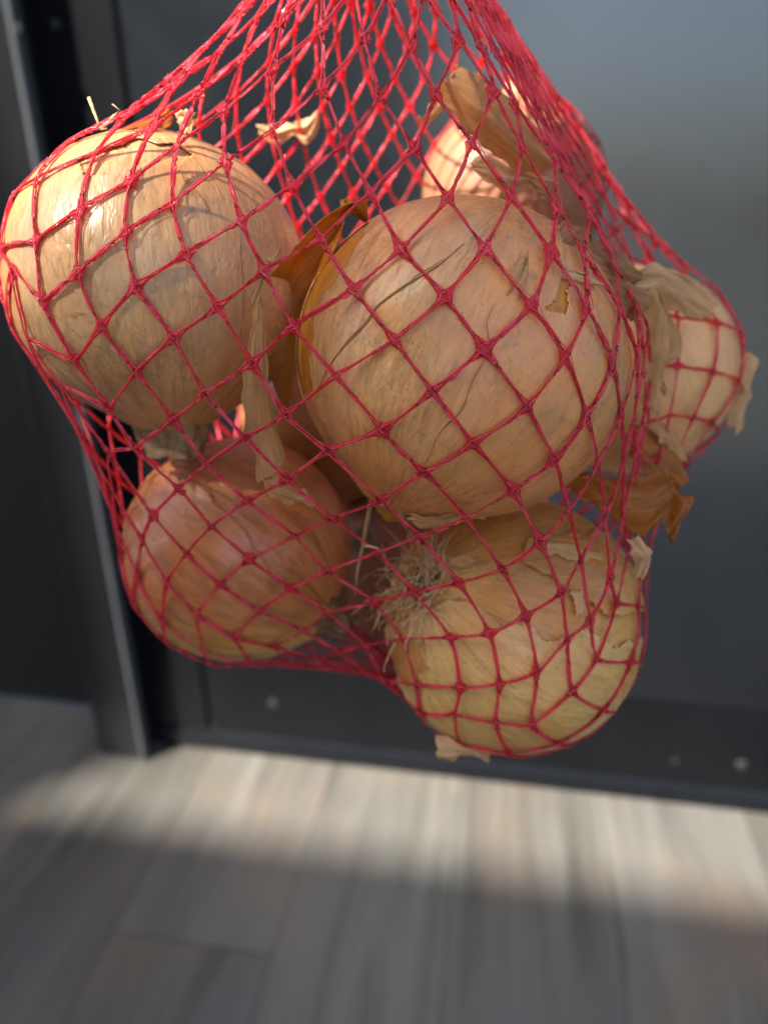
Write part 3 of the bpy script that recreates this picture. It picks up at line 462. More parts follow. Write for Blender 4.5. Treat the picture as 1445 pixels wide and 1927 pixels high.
def local_hits(O, pix):
    """photo points laid on the onion's surface, in the onion's own space"""
    out = []
    o = O['inv'] @ CAM
    for px, py in pix:
        d = (O['inv'].to_3x3() @ ray(px, py)).normalized()
        S = Vector((1, 1, 1 / O['s']))
        oo = Vector((o[i] * S[i] for i in range(3))); dd = Vector((d[i] * S[i] for i in range(3)))
        a = dd.dot(dd); b = oo.dot(dd); cc = oo.dot(oo) - O['rad'] ** 2
        disc = b * b - a * cc
        t = (-b - math.sqrt(disc)) / a if disc > 0 else -b / a
        h = o + d * t
        if disc <= 0:
            h = h * (O['rad'] / Vector((h[i] * S[i] for i in range(3))).length)
        n = Vector((h.x, h.y, h.z / O['s'])).normalized()
        out.append(surf(math.atan2(n.y, n.x), math.acos(max(-1, min(1, -n.z))), O['rad'] * .997, O['s'], O['seed']))
    return out

def inside(px, py, poly):
    n = len(poly); c = False
    j = n - 1
    for i in range(n):
        if (poly[i][1] > py) != (poly[j][1] > py) and px < (poly[j][0] - poly[i][0]) * (py - poly[i][1]) / (poly[j][1] - poly[i][1]) + poly[i][0]:
            c = not c
        j = i
    return c

M_CRACK = plain('skin_crack_brown', (.30, .125, .04), .7, 900, .3)
def crack(O, pix, w0, w1, mat_lip, lip=.00012):
    """a split in the dry skin: a dark sliver of the ply below with one lifted lip"""
    H = spline(local_hits(O, pix), 60)
    n = len(H)
    ctr = Vector()
    V, F = [], []
    VL = []
    for k, h in enumerate(H):
        t = (H[min(n - 1, k + 1)] - H[max(0, k - 1)]).normalized()
        nm = h.normalized(); sd = t.cross(nm).normalized()
        u = k / (n - 1)
        w = (w0 + (w1 - w0) * math.sin(math.pi * u) ** .8) * (1 + .5 * mnoise.noise(Vector((u * 14, O['seed'], w1 * 1e4))))
        jog = sd * .00035 * mnoise.noise(Vector((u * 4, O['seed'] + 3, w1 * 1e4)))
        p = h * (O.get('k', 1.010)) + nm * .00040 + jog
        V += [p - sd * w, p + nm * .00002, p + sd * w]
        VL.append(p + sd * (w + lip * .6) + nm * lip * .35)
    for k in range(n - 1):
        for q in (0, 1):
            F.append((k * 3 + q, k * 3 + q + 1, (k + 1) * 3 + q + 1, (k + 1) * 3 + q))
    o = mesh_obj('skin_crack', V, F, M_CRACK, O['root'])
    tubes('skin_lip', [VL], [lip], mat_lip, O['root'], 6)
    return o

def shell(O, name, mat, k, nu, nv, holes=(), keep=(), thick=.00022, phr=(.1, 3.0), curl=0.0, label=None):
    """an outer skin layer over the bulb, open along its tears and cracks"""
    rad, s, seed = O['rad'], O['s'], O['seed']
    V = []
    px = []
    for j in range(nv + 1):
        ph = phr[0] + (phr[1] - phr[0]) * j / nv
        for i in range(nu):
            v = surf(2 * math.pi * i / nu, ph, rad * .997, s, seed, k)
            V.append(v)
    W = [O['mw'] @ v for v in V]
    front = []
    view = []
    for w, v in zip(W, V):
        r = w - CAM
        zf = r.dot(AX_F)
        view.append((722.5 + FPX * r.dot(AX_R) / zf, 963.5 - FPX * r.dot(AX_U) / zf))
        front.append((O['mw'].to_3x3() @ Vector((v.x, v.y, v.z / s / s))).dot(r) < 0)
    dead = [False] * len(V)
    for i, v in enumerate(V):
        if not front[i]:
            if keep: dead[i] = True
            continue
        jx = 9 * mnoise.noise(V[i] * 260); jy = 9 * mnoise.noise(V[i] * 260 + Vector((5, 5, 5)))
        x, y = view[i][0] + jx, view[i][1] + jy
        if any(inside(x, y, h) for h in holes): dead[i] = True
        if keep and not any(inside(x, y, h) for h in keep): dead[i] = True
    F = []
    for j in range(nv):
        for i in range(nu):
            f = (j * nu + i, j * nu + (i + 1) % nu, (j + 1) * nu + (i + 1) % nu, (j + 1) * nu + i)
            if not any(dead[q] for q in f): F.append(f)
    # edges next to a tear lift a little
    lift = [0.0] * len(V)
    use = [False] * len(V)
    for f in F:
        for q in f: use[q] = True
    nb = [i for i in range(len(V)) if dead[i]]
    rings = [set(nb)]
    seen = set(nb)
    for stp in range(5):
        nx = set()
        for q in rings[-1]:
            j, i = divmod(q, nu)
            for jj, ii in ((j + 1, i), (j - 1, i), (j, (i + 1) % nu), (j, (i - 1) % nu)):
                if 0 <= jj <= nv:
                    w = jj * nu + ii
                    if w not in seen: seen.add(w); nx.add(w)
        for w in nx: lift[w] = (1 - stp / 5) ** 1.5
        rings.append(nx)
    V = [v * (1 + lift[i] * curl * (.6 + .8 * mnoise.noise(v * 180)) / v.length) for i, v in enumerate(V)]
    remap = {}; V2 = []
    for i in range(len(V)):
        if use[i]: remap[i] = len(V2); V2.append(V[i])
    F = [tuple(remap[q] for q in f) for f in F]
    o = mesh_obj(name, V2, F, mat, O['root'])
    m = o.modifiers.new('thick', 'SOLIDIFY'); m.thickness = thick; m.offset = 1
    if label: o['label'] = label
    return o

M_ROOT = plain('dry_root', (.66, .44, .20), .8, 600, .5)
M_ROOTPLATE = plain('root_plate_brown', (.14, .10, .055), .9, 900, .5)
M_NECK_TAN = skin_mat('neck_tan', (.48, .31, .14), (.26, .13, .05), .2)
M_NECK_BROWN = skin_mat('neck_brown', (.33, .19, .09), (.15, .07, .03), .15)

mA = onion_mat('onion_tan_skin', (.70, .41, .18), (.64, .30, .09), (.38, .16, .05), 1.3, .50, .7, .28, .75)
mB = onion_mat('onion_amber_flesh', (.68, .30, .035), (.62, .22, .018), (.38, .11, .015), 2.7, .45, .15, .30)
mBs = onion_mat('onion_copper_skin', (.84, .44, .17), (.79, .29, .055), (.42, .14, .032), 4.1, .47, .6, .28, .8)
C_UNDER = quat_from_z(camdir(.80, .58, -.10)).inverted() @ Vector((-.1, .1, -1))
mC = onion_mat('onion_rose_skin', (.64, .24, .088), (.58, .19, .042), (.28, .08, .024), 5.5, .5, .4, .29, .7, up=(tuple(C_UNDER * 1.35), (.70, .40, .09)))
mD = onion_mat('onion_straw_skin', (.78, .42, .12), (.66, .25, .04), (.34, .12, .03), 6.2, .46, .3, .30, .75)
mDs = onion_mat('onion_pale_straw_skin', (.84, .53, .19), (.76, .38, .08), (.44, .19, .045), 7.7, .52, .4, .30, .8)
mE = onion_mat('onion_apricot_skin', (.86, .50, .20), (.80, .43, .14), (.52, .26, .085), 8.4, .6, .4, .40, .25)
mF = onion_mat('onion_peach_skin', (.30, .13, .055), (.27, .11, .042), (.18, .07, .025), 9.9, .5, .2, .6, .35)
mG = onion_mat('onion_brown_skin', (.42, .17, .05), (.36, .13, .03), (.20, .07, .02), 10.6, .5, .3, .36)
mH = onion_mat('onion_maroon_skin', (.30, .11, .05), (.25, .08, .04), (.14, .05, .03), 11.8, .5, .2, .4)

A = onion('tan onion with grey mould specks and a dry neck below, upper left of the heap', 306, 536, .190, .0364, .97, (.03, .98, .18), mA, 1.0, 192, 128)
neck(A['root'], .0364, .97, M_NECK_TAN, .0100, .0105, .0074, 1.0)
root_plate(A['root'], .0364, .97, M_ROOTPLATE)
roots(A['root'], .0364, .97, 12, .007, M_ROOT, 31)
shell(A, 'skin_layer', mA, 1.010, 300, 200,
      holes=[[(150, 300), (260, 262), (360, 285), (330, 310), (240, 320), (170, 330)]],
      phr=(.12, 2.9), curl=.0003)
A['k'] = 1.011
for pix, w in [([(345, 335), (375, 370), (395, 400)], .00013), ([(330, 318), (352, 350), (362, 372)], .00010), ([(446, 430), (452, 470), (455, 560), (450, 640)], .00014),
               ([(126, 588), (140, 592), (150, 588), (168, 590)], .00008)]:
    crack(A, pix, .00003, w, mA, .00008)

B = onion('big copper onion with long cracks in its skin, at the front centre of the net', 866, 684, .1826, .0402, .93, (-.42, .90, .06), mB, 2.0, 192, 128)
neck(B['root'], .0402, .93, M_NECK_TAN, .0045, .0105, .0062, 2.4, (.002, 0))
root_plate(B['root'], .0402, .93, M_ROOTPLATE)
shell(B, 'skin_layer', mBs, 1.005, 420, 280,
      holes=[[(520, 760), (545, 560), (640, 430), (705, 400), (690, 430), (668, 470), (650, 505), (612, 545), (590, 600), (583, 680), (590, 730), (560, 760)],
             [(1034, 585), (1048, 556), (1058, 520), (1066, 505), (1070, 520), (1062, 560), (1058, 590)]],
      phr=(.15, 2.95), curl=.0002,
      label='cracked copper-coloured outer skin')
B['k'] = 1.0055
for pix, w in [([(872, 462), (825, 503), (765, 542), (715, 578), (692, 608), (655, 648), (617, 702), (598, 750)], .00030),
               ([(836, 492), (780, 528), (735, 560)], .00012),
               ([(925, 655), (905, 690), (890, 720), (868, 770), (838, 800), (818, 832), (802, 870)], .00022),
               ([(770, 905), (735, 935), (715, 940)], .00016), ([(928, 570), (918, 600), (917, 630), (926, 655)], .00014)]:
    crack(B, pix, .00002, w * .6, mBs, .00015)

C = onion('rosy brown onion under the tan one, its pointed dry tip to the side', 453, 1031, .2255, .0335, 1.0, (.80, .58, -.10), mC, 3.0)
neck(C['root'], .0335, 1.0, M_NECK_BROWN, .0085, .0105, .0042, 3.3)
root_plate(C['root'], .0335, 1.0, M_ROOTPLATE)
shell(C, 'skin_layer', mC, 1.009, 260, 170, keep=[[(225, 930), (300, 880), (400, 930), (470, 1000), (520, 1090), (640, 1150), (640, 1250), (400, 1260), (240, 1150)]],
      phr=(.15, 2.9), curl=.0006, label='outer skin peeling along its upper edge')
D = onion('straw coloured onion with a beard of dry roots, lowest in the net', 958, 1168, .214, .0365, .97, (.74, .36, .56), mD, 4.0, 192, 128)
root_plate(D['root'], .0365, .97, M_ROOTPLATE, .0070)
roots(D['root'], .0365, .97, 165, .024, M_ROOT, 77, .0075)
neck(D['root'], .0365, .97, M_NECK_TAN, .008, .0105, .005, 4.4)
shell(D, 'skin_layer', mDs, 1.010, 320, 220,
      keep=[[(800, 1150), (850, 1128), (905, 1140), (940, 1175), (1000, 1168), (1030, 1205), (1110, 1180), (1150, 1215), (1235, 1190), (1260, 1420), (700, 1420), (700, 1190)]],
      holes=[[(690, 1190), (735, 1205), (800, 1212), (800, 1262), (775, 1280), (740, 1270), (712, 1262)]], phr=(.1, 2.95), curl=.0006,
      label='pale straw outer skin torn open near the roots')
shell(D, 'skin_flap', mD, 1.020, 260, 180, keep=[[(985, 1010), (1100, 1000), (1230, 1010), (1240, 1150), (1140, 1165), (1090, 1120), (1030, 1090), (975, 1060)]], phr=(.3, 2.95), curl=.0006,
      label='loose brown skin flap near the top')
M_TISSUE = skin_mat('skin_tissue', (.84, .52, .21), (.76, .40, .13), .2, .25)
for keep in ([[(1062, 1112), (1092, 1106), (1102, 1130), (1096, 1160), (1072, 1166), (1080, 1140), (1076, 1122)]], [[(842, 1052), (880, 1044), (900, 1056), (880, 1072), (850, 1070)]],
             [[(1000, 1030), (1060, 1022), (1130, 1040), (1136, 1058), (1080, 1056), (1030, 1046)]]):
    shell(D, 'tissue_shred', M_TISSUE, 1.029, 300, 220, keep=keep, phr=(.1, 2.95), curl=.0008)

E_ = onion('apricot onion with frayed skin, bulging out behind the big copper one', 1180, 700, .246, .0345, .97, (-.35, -.85, -.3), mE, 5.0)
neck(E_['root'], .0345, .97, M_NECK_TAN, .008, .010, .006, 5.2)
root_plate(E_['root'], .0345, .97, M_ROOTPLATE)
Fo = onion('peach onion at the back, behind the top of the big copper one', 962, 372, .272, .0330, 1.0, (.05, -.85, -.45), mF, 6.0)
neck(Fo['root'], .0330, 1.0, M_NECK_TAN, .006, .009, .006, 6.2)
root_plate(Fo['root'], .0330, 1.0, M_ROOTPLATE)
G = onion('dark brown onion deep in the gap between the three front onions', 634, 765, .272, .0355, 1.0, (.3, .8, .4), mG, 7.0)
root_plate(G['root'], .0355, 1.0, M_ROOTPLATE)
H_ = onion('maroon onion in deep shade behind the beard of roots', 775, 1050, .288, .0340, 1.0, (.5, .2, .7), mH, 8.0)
root_plate(H_['root'], .0340, 1.0, M_ROOTPLATE)

# ------------------------------------------------------------------ loose skins
M_SK_TAN = skin_mat('skin_tan', (.84, .52, .23), (.68, .37, .125), .45)
M_SK_ORANGE = skin_mat('skin_orange', (.70, .30, .035), (.55, .18, .015), .5, .35)
M_SK_PALE = skin_mat('skin_pale', (.88, .62, .35), (.76, .47, .20), .45)
M_SK_BROWN = skin_mat('skin_brown', (.62, .32, .13), (.44, .19, .065), .4)
M_SK_COPPER = skin_mat('skin_copper', (.66, .26, .04), (.52, .16, .02), .5, .28)

def skin(rows, mat, bulge=.002, rag=.0012, wrinkle=.0007, nu=22, nv=40, curl=0.0, seed=0.0, name='onion_skin', parent=None, twist=0.0):
    """a dry curled sheet; rows are (left edge, right edge) as photo x, y and metres from the lens"""
    L = spline([at(*r[0]) for r in rows], nv)
    Q = spline([at(*r[1]) for r in rows], nv)
    V, UV, F = [], [], []
    for j in range(nv + 1):
        a, b = L[j], Q[j]
        tan = ((L[min(j + 1, nv)] + Q[min(j + 1, nv)]) - (L[max(j - 1, 0)] + Q[max(j - 1, 0)])).normalized()
        ac = (b - a); w = max(ac.length, 1e-5); acn = ac / w
        nrm = acn.cross(tan)
        if nrm.length < 1e-4: nrm = -AX_F.copy()
        nrm.normalize()
        if nrm.dot(-AX_F) < 0: nrm = -nrm
        e = 1.0
        for i in range(nu + 1):
            u = i / nu
            uu = u + (rag / w) * (1 if u > .5 else -1) * abs(2 * u - 1) ** 6 * mnoise.noise(Vector((j * .13, 3 * round(u), seed))) * 1.4
            p = a + ac * uu
            p = p + nrm * (bulge * math.sin(math.pi * min(max(uu, 0), 1)) + curl * abs(2 * u - 1) ** 4)
            p = p + nrm * wrinkle * (mnoise.noise(Vector((u * 4.5, j * .05, seed))) * 1.4 + mnoise.noise(Vector((u * 8, j * .10, seed + 4))) * .45)
            q = max(0.0, 1 - min(j, nv - j) / 4) ; p = p + tan * (q * rag * (mnoise.noise(Vector((u * 3.1, seed, float(j > nv / 2)))) * 1.5 + .4 * mnoise.noise(Vector((u * 9, seed, float(j > nv / 2))))))
            V.append(p); UV.append((u * min(1, w / .02), j / nv))
    for j in range(nv):
        for i in range(nu):
            F.append((j * (nu + 1) + i, j * (nu + 1) + i + 1, (j + 1) * (nu + 1) + i + 1, (j + 1) * (nu + 1) + i))
    c = sum(V, Vector()) / len(V)
    V = [v - c for v in V]
    o = mesh_obj(name, V, F, mat, parent, uvs=UV)
    if parent is None: o.location = c
    m = o.modifiers.new('thick', 'SOLIDIFY'); m.thickness = .00018
    return o
GS = 'loose dry skins in the net bag'
def loose(label, rows, mat, **kw):
    return tag(skin(rows, mat, **kw), label, 'onion skin', GS)

loose('long tan strip of dry skin hanging beside the big copper onion',
      [((483, 558, .1610), (490, 556, .1612)), ((470, 610, .1615), (494, 598, .1625)), ((455, 690, .1630), (497, 655, .1650)),
       ((455, 770, .1665), (506, 735, .1690)), ((470, 850, .1705), (520, 800, .1730)), ((486, 908, .1730), (538, 868, .1755))], M_SK_TAN, seed=1.1, bulge=.0016, curl=.0010, nv=60)
loose('ragged tan skin scrap at the foot of the long strip',
      [((495, 905, .1735), (522, 890, .1745)), ((508, 932, .1740), (545, 912, .1755)), ((545, 948, .1745), (570, 925, .1760)), ((588, 950, .1750), (592, 938, .1755))], M_SK_TAN, seed=2.2, bulge=.0012)
loose('bright orange skin curling between the tan onion and the big copper onion',
      [((692, 376, .1680), (660, 384, .1690)), ((640, 386, .1680), (640, 445, .1700)), ((600, 412, .1680), (612, 500, .1720)), ((560, 452, .1690), (588, 565, .1760)),
       ((518, 505, .1700), (566, 640, .1800)), ((480, 575, .1720), (556, 720, .1820)), ((480, 650, .1760), (550, 800, .1850))], M_SK_ORANGE, seed=3.3, bulge=-.004, wrinkle=.0009)
loose('thin curled skin splinter caught on a red strand above the tan strip',
      [((524, 468, .1560), (528, 466, .1560)), ((508, 490, .1560), (520, 488, .1565)), ((490, 520, .1562), (500, 522, .1566)), ((470, 572, .1566), (478, 578, .1568))], M_SK_TAN, seed=3.9, bulge=.0006, nu=10)
loose('small pointed skin flake standing on the face of the big copper onion',
      [((978, 484, .1450), (990, 486, .1452)), ((966, 505, .1446), (990, 525, .1458)), ((948, 545, .1440), (986, 565, .1456)), ((934, 575, .1438), (976, 590, .1450)), ((926, 602, .1440), (950, 606, .1444))], M_SK_TAN, seed=4.4, bulge=.0012)
loose('pale leaf of skin with a bright rim on the shoulder of the big copper onion',
      [((1030, 515, .1500), (1036, 528, .1505)), ((1058, 503, .1498), (1062, 538, .1512)), ((1090, 508, .1508), (1092, 548, .1525)), ((1118, 520, .1530), (1114, 542, .1540))], M_SK_PALE, seed=5.5, bulge=.0014)
loose('brown fibrous skin standing up at the shoulder of the big copper onion',
      [((1046, 432, .1580), (1050, 498, .1570)), ((1064, 418, .1590), (1072, 512, .1575)), ((1090, 428, .1610), (1094, 520, .1590))], M_SK_BROWN, seed=6.6, bulge=.0015, wrinkle=.0012)
loose('wide brown skin stretched between the copper onion and the apricot onion',
      [((1096, 418, .1650), (1100, 530, .1640)), ((1130, 450, .1690), (1132, 550, .1680)), ((1165, 480, .1740), (1160, 552, .1730)), ((1200, 505, .1800), (1188, 545, .1790))], M_SK_BROWN, seed=7.7, bulge=.002, wrinkle=.0013)
loose('frayed grey-tan skin on top of the apricot onion',
      [((1182, 512, .1860), (1192, 560, .1850)), ((1226, 500, .1900), (1232, 556, .1880)), ((1270, 512, .1940), (1262, 575, .1920)), ((1306, 540, .1980), (1288, 590, .1960)), ((1345, 576, .2030), (1318, 606, .2010))], M_SK_PALE, seed=8.8, bulge=.0016, wrinkle=.0016)
loose('crumpled tan skin in the crease beside the apricot onion',
      [((1205, 590, .1990), (1250, 575, .2000)), ((1222, 640, .1990), (1285, 640, .2000)), ((1215, 690, .2000), (1245, 700, .2000)), ((1226, 735, .2000), (1250, 745, .2010))], M_SK_TAN, seed=9.9, bulge=.0016, wrinkle=.0018)
loose('stiff tan skin strip poking out of the net past the apricot onion',
      [((1404, 662, .2360), (1424, 690, .2365)), ((1392, 700, .2355), (1412, 722, .2360)), ((1378, 745, .2350), (1402, 770, .2355)), ((1362, 800, .2350), (1384, 818, .2355))], M_SK_PALE, seed=10.1, bulge=.002)
loose('broad glossy orange skin folded below the apricot onion',
      [((1050, 908, .1820), (1062, 918, .1820)), ((1100, 890, .1830), (1108, 940, .1800)), ((1150, 896, .1860), (1150, 975, .1820)), ((1200, 900, .1920), (1196, 1008, .1860)), ((1245, 885, .1980), (1236, 985, .1900))], M_SK_COPPER, seed=11.2, bulge=.0045, wrinkle=.0011, nv=60)
loose('dark orange skin drawn up towards the crease below the apricot onion',
      [((1168, 830, .2050), (1190, 860, .2030)), ((1200, 800, .2080), (1215, 900, .2020)), ((1240, 820, .2100), (1250, 930, .2040)), ((1275, 870, .2120), (1262, 950, .2060))], M_SK_COPPER, seed=12.3, bulge=.003, wrinkle=.0016)
loose('small pale chip of skin under the broad orange skin',
      [((1178, 1012, .1760), (1200, 1006, .1765)), ((1182, 1034, .1760), (1224, 1040, .1765)), ((1196, 1056, .1765), (1222, 1052, .1770)), ((1192, 1086, .1775), (1208, 1088, .1778))], M_SK_PALE, seed=13.4, bulge=.001)
loose('small pink-tan skin scrap sticking out under the lowest onion',
      [((820, 1380, .1990), (822, 1428, .1995)), ((846, 1388, .1985), (852, 1432, .1990)), ((872, 1402, .1985), (868, 1420, .1990)), ((900, 1406, .1990), (898, 1424, .1990)), ((920, 1412, .1990), (920, 1438, .1990))], M_SK_PALE, seed=14.5, bulge=.0014, rag=.0006)
loose('pale torn scrap of skin hanging in the far side of the net near the top',
      [((482, 236, .222), (492, 262, .222)), ((515, 238, .223), (520, 280, .223)), ((545, 232, .223), (552, 262, .224)), ((572, 226, .224), (580, 272, .224)), ((592, 212, .224), (602, 232, .224))], M_SK_PALE, seed=15.6, bulge=.002, wrinkle=.0014)
loose('folded tan skin like a rolled leaf above the peach onion',
      [((864, 128, .1820), (826, 190, .1830)), ((885, 134, .1815), (848, 212, .1830)), ((925, 160, .1815), (885, 250, .1840)), ((965, 196, .1840), (920, 282, .1860)), ((1000, 232, .1880), (958, 318, .1890)), ((1034, 280, .1940), (1002, 338, .1930))], M_SK_TAN, seed=16.7, bulge=.005, curl=.0005, nv=60)
loose('inner ply of skin showing at the mouth of the rolled leaf',
      [((862, 134, .1850), (832, 188, .1860)), ((838, 150, .1870), (826, 205, .1870)), ((815, 185, .1890), (800, 220, .1890)), ((800, 205, .1900), (790, 220, .1900))], M_SK_PALE, seed=17.8, bulge=-.003)
loose('ragged cream skin edge below the rolled leaf',
      [((884, 306, .1830), (892, 322, .1832)), ((915, 292, .1825), (922, 345, .1835)), ((952, 310, .1830), (952, 368, .1840)), ((985, 326, .1840), (994, 352, .1845)), ((1010, 338, .1850), (1006, 368, .1850)), ((1038, 342, .1860), (1022, 372, .1860))], M_SK_PALE, seed=18.9, bulge=.0012, wrinkle=.0013, rag=.002)
loose('small cream flake with orange skin behind it on top of the tan onion',
      [((330, 214, .1720), (338, 240, .1720)), ((346, 206, .1720), (352, 252, .1720)), ((366, 214, .1722), (368, 234, .1722))], M_SK_PALE, seed=19.1, bulge=.001)
loose('orange sliver of skin lying along the top of the tan onion',
      [((150, 300, .1690), (156, 306, .1690)), ((200, 264, .1690), (212, 284, .1680)), ((270, 228, .1700), (280, 250, .1690)), ((322, 206, .1720), (330, 226, .1710))], M_SK_COPPER, seed=20.2, bulge=.001)
loose('brown skin flap at the base of the apricot onion tucked in the crease',
      [((1222, 790, .2050), (1240, 830, .2040)), ((1250, 800, .2070), (1262, 850, .2060)), ((1285, 850, .2100), (1280, 880, .2090))], M_SK_TAN, seed=21.3, bulge=.001)

loose('crumpled brown peel lying across the right shoulder of the big copper onion',
      [((1056, 445, .1620), (1046, 520, .1560)), ((1090, 470, .1650), (1084, 556, .1585)), ((1130, 500, .1690), (1122, 572, .1630)), ((1172, 520, .1750), (1160, 590, .1680)), ((1210, 548, .1800), (1190, 606, .1740))], M_SK_BROWN, seed=31.3, bulge=.003, wrinkle=.0018, nu=30, nv=60)
loose('torn tan peel hanging down the crease between the copper onion and the apricot onion',
      [((1188, 560, .1840), (1242, 556, .1900)), ((1200, 610, .1850), (1262, 620, .1930)), ((1206, 660, .1870), (1250, 676, .1930)), ((1212, 720, .1890), (1236, 728, .1930)), ((1214, 772, .1900), (1228, 778, .1930))], M_SK_TAN, seed=32.4, bulge=.0024, wrinkle=.0016, rag=.0022, nu=28, nv=60)
loose('curled orange peel tip pointing down beside the broad orange skin',
      [((1240, 900, .1950), (1262, 892, .1960)), ((1248, 940, .1940), (1296, 926, .1960)), ((1244, 975, .1930), (1300, 948, .1950)), ((1256, 1000, .1930), (1280, 990, .1940)), ((1266, 1012, .1930), (1272, 1008, .1935))], M_SK_COPPER, seed=33.5, bulge=-.003, wrinkle=.0012, rag=.0018)
loose('thin pale peel edge under the big copper onion above the lowest onion',
      [((768, 962, .1740), (778, 985, .1745)), ((810, 972, .1735), (820, 990, .1742)), ((860, 968, .1740), (872, 984, .1745)), ((905, 958, .1750), (918, 972, .1755))], M_SK_TAN, seed=34.6, bulge=.0008)
st = tubes('dry_stem', [[at(697, 952, .1840), at(690, 985, .1845), at(682, 1030, .1850), at(672, 1075, .1860), at(668, 1120, .1870)]], [.0007], M_NECK_TAN, None, 7)
tag(st, 'thin dry brown stem upright in the dark gap beside the root beard', 'stem')
ch = tubes('dry_stem', [[at(686, 1026, .1745), at(700, 1029, .1745), at(716, 1034, .1748)]], [.00045], plain('straw_chip', (.62, .45, .20), .7, 500, .2), None, 6)
tag(ch, 'short straw-yellow chip lying on a knot left of the root beard', 'stem')
fb = tubes('root_fibre', [[at(168, 184, .1650), at(176, 206, .1650), at(186, 232, .1652), at(190, 243, .1655), at(202, 242, .1655)],
                          [at(190, 240, .1655), at(203, 232, .1655), at(214, 218, .1655), at(226, 207, .1652), at(212, 196, .1650)]], [.00042, .00034], M_ROOT, None, 6)
tag(fb, 'stray brown root fibre poking through the net above the tan onion', 'fibre')

# ------------------------------------------------------------------ the net bag
NC, R0, R1 = 66, -8, 20
K = np.array(KNOTS, dtype=float).reshape(-1, 3) * 1e-4
knot = {}
i = 0
for r in range(R0, R1 + 1):
    for c in range(NC):
        if (r + c) % 2 == 0:
            knot[(r, c)] = K[i]; i += 1
axis_top = np.mean([knot[k] for k in knot if k[0] == R0], axis=0)
axis_bot = np.mean([knot[k] for k in knot if k[0] == R1], axis=0)
mid = np.array(CAM + ray(760, 720) * .225)
SPC = [(np.array(c), np.array(d), rad, s) for c, d, rad, s in SPHEROIDS]
def push(P, margin):
    for c, d, rad, s in SPC:
        v = P - c
        h = (v @ d)[:, None] * d
        q = v + h * (1 / s - 1)
        l = np.linalg.norm(q, axis=1, keepdims=True)
        P = c + v * np.maximum((rad + margin) / l, 1)
    return P
def net_normal(P):
    u = P - mid
    u = u / np.linalg.norm(u, axis=1, keepdims=True)
    best = np.full(len(P), .012); N = u.copy()
    for c, d, rad, s in SPC:
        v = P - c; l = np.linalg.norm(v, axis=1)
        m = (l - rad) < best
        N[m] = v[m] / l[m][:, None]; best[m] = (l - rad)[m]
    N = N + u * .6
    return N / np.linalg.norm(N, axis=1, keepdims=True)
M_NET = net_mat('red_net_tape', .5, .12)
M_FILM = net_mat('red_net_film', .5, .6)
bag = tag(empty('net_bag', Vector(axis_bot.tolist())), 'red plastic net bag stretched over the onions and gathered at the top', 'net bag')
bag_o = np.array(bag.location)
SEG = 14
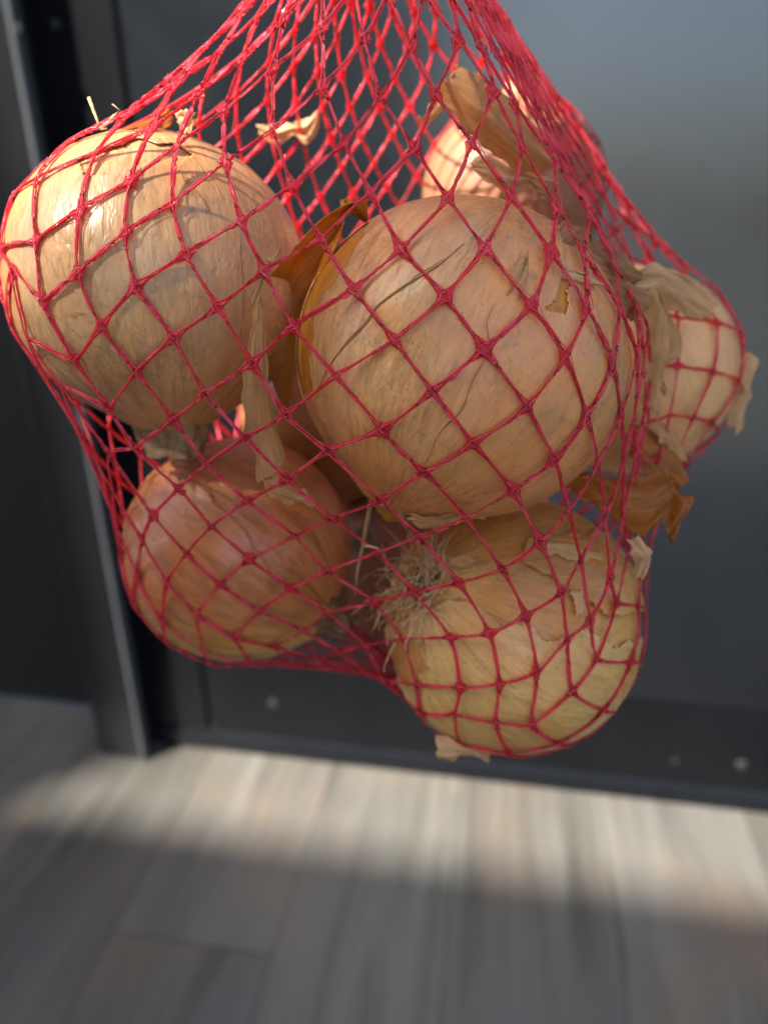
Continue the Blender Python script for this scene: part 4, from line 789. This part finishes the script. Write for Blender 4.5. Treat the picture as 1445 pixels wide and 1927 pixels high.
def strand(c0, sgn, idx):
    pts = []
    c = c0
    for r in range(R0, R1 + 1):
        pts.append(knot[(r, c % NC)]); c += sgn
    pts = np.array(pts)
    dirup = (pts[0] - pts[1]); dirup = dirup / np.linalg.norm(dirup)
    ax = axis_top + np.array([-.004, .012, .045])
    up1 = pts[0] * .55 + ax * .45
    up2 = ax + (pts[0] - axis_top) * .8
    pts = np.vstack([up2, up1, pts])
    n = len(pts)
    # Catmull-Rom
    P0 = np.vstack([2 * pts[0] - pts[1], pts, 2 * pts[-1] - pts[-2]])
    S, T = [], []
    for i in range(n - 1):
        a, b, cc, d = P0[i], P0[i + 1], P0[i + 2], P0[i + 3]
        t = (np.arange(SEG) / SEG)[:, None]
        # knots are pulled tight: damped tangents
        m1 = (cc - a) * .26; m2 = (d - b) * .26
        h = (2 * t ** 3 - 3 * t ** 2 + 1) * b + (t ** 3 - 2 * t ** 2 + t) * m1 + (-2 * t ** 3 + 3 * t ** 2) * cc + (t ** 3 - t ** 2) * m2
        S.append(h); T.append(i + t[:, 0])
    S.append(pts[-1:]); T.append(np.array([n - 1.0]))
    S = np.vstack(S); T = np.concatenate(T)
    lr = np.random.default_rng(1000 + idx)
    S = push(S, .0008)
    N = net_normal(S)
    tan = np.gradient(S, axis=0); tan /= np.linalg.norm(tan, axis=1, keepdims=True)
    side = np.cross(tan, N); side /= np.linalg.norm(side, axis=1, keepdims=True)
    N = np.cross(side, tan)
    near = np.abs(T - np.round(T)) * 2              # 0 at a knot, 1 in the middle of an edge
    m = len(S)
    V, F = [], []
    sides = 6
    ph = lr.uniform(0, 6.28)
    per_edge = np.clip(lr.normal(0, 1, (5, n + 1)), -1.6, 1.8)
    ei = np.minimum(T.astype(int), n - 1)
    def smooth(a):                                  # a value per edge, blended along the strand
        u = T - ei
        return a[ei] * (1 - u) + a[ei + 1] * u
    turns = 2.4 + .8 * smooth(per_edge[0])          # how far the tapes wind round each other in an edge
    wind = np.cumsum(turns / SEG) + ph
    kn = np.clip(1 - near * 1.35, 0, 1) ** 1.4      # the knot zone
    fray = lr.normal(0, 1, (4, m))
    mat_id = []
    for k in range(4):
        wnd = wind + k * math.pi
        sg = 1 if k == 0 else -1
        if k < 2:
            spread = .00026 * (1 - kn) + kn * (.00050 + .00036 * smooth(per_edge[1]))
            off = side * (kn * sg + (1 - kn) * np.cos(wnd))[:, None] * spread[:, None] + N * ((1 - kn) * np.sin(wnd) * .00022 + .00008 * sg)[:, None]
            w = .00031 + .00008 * smooth(per_edge[2]) + .00005 * fray[k] + .00004 * kn
            w = np.clip(w, .00022, .00055); th = np.full(m, .00009)
            ro = wnd * .9 * (1 - kn) + .22 * fray[k]
        elif k == 3:                                # a stray thread cutting the corners at the knots
            off = side * (np.sin(wind * .37 + 1.3) * (.00025 + .0011 * kn))[:, None] + N * (.00025 + .0003 * np.sin(wind * .53))[:, None]
            w = np.full(m, .00013); th = np.full(m, .00009); ro = wind * .5
        else:                                       # thin film that webs the knot
            off = -N * .00012
            w = np.clip(.00034 + kn ** 1.2 * (.00080 + .00062 * smooth(per_edge[3])) + .00006 * fray[k], .0003, .0019)
            off = off + side * (kn * .0003 * smooth(per_edge[4]))[:, None]
            th = np.full(m, .00005)
            ro = .5 * np.sin(wind * .6) * (1 - kn) + .12 * fray[k]
        Cn = S + off + N * .00022
        ca, sa = np.cos(ro)[:, None], np.sin(ro)[:, None]
        eu = side * ca + N * sa; ev = -side * sa + N * ca
        base = sum(len(v) for v in V)
        ring = []
        for q in range(sides):
            an = 2 * math.pi * q / sides
            ring.append(Cn + eu * (w * math.cos(an))[:, None] + ev * (th * math.sin(an))[:, None])
        V.append(push(np.stack(ring, 1).reshape(-1, 3), .00042 if k < 2 else .00036))
        I = base + np.arange(m - 1)[:, None] * sides + np.arange(sides)[None]
        J = base + np.arange(m - 1)[:, None] * sides + (np.arange(sides)[None] + 1) % sides
        f = np.stack([I, J, J + sides, I + sides], -1).reshape(-1, 4)
        F.append(f); mat_id.append(np.full(len(f), 1 if k == 2 else 0, dtype=np.int32))
    mat_id = np.concatenate(mat_id)
    V = np.vstack(V) - bag_o; F = np.vstack(F)
    me = bpy.data.meshes.new('strand')
    me.vertices.add(len(V)); me.vertices.foreach_set('co', V.astype(np.float32).ravel())
    me.loops.add(F.size); me.loops.foreach_set('vertex_index', F.astype(np.int32).ravel())
    me.polygons.add(len(F)); me.polygons.foreach_set('loop_start', np.arange(0, F.size, 4, dtype=np.int32))
    me.update(calc_edges=True)
    me.materials.append(M_NET); me.materials.append(M_FILM)
    me.polygons.foreach_set('material_index', mat_id)
    me.polygons.foreach_set('use_smooth', np.ones(len(F), dtype=bool))
    o = bpy.data.objects.new('strand', me)
    COL.objects.link(o); o.parent = bag
idx = 0
for c in range(NC):
    if (R0 + c) % 2 == 0:
        strand(c, 1, idx); idx += 1
        strand(c, -1, idx); idx += 1
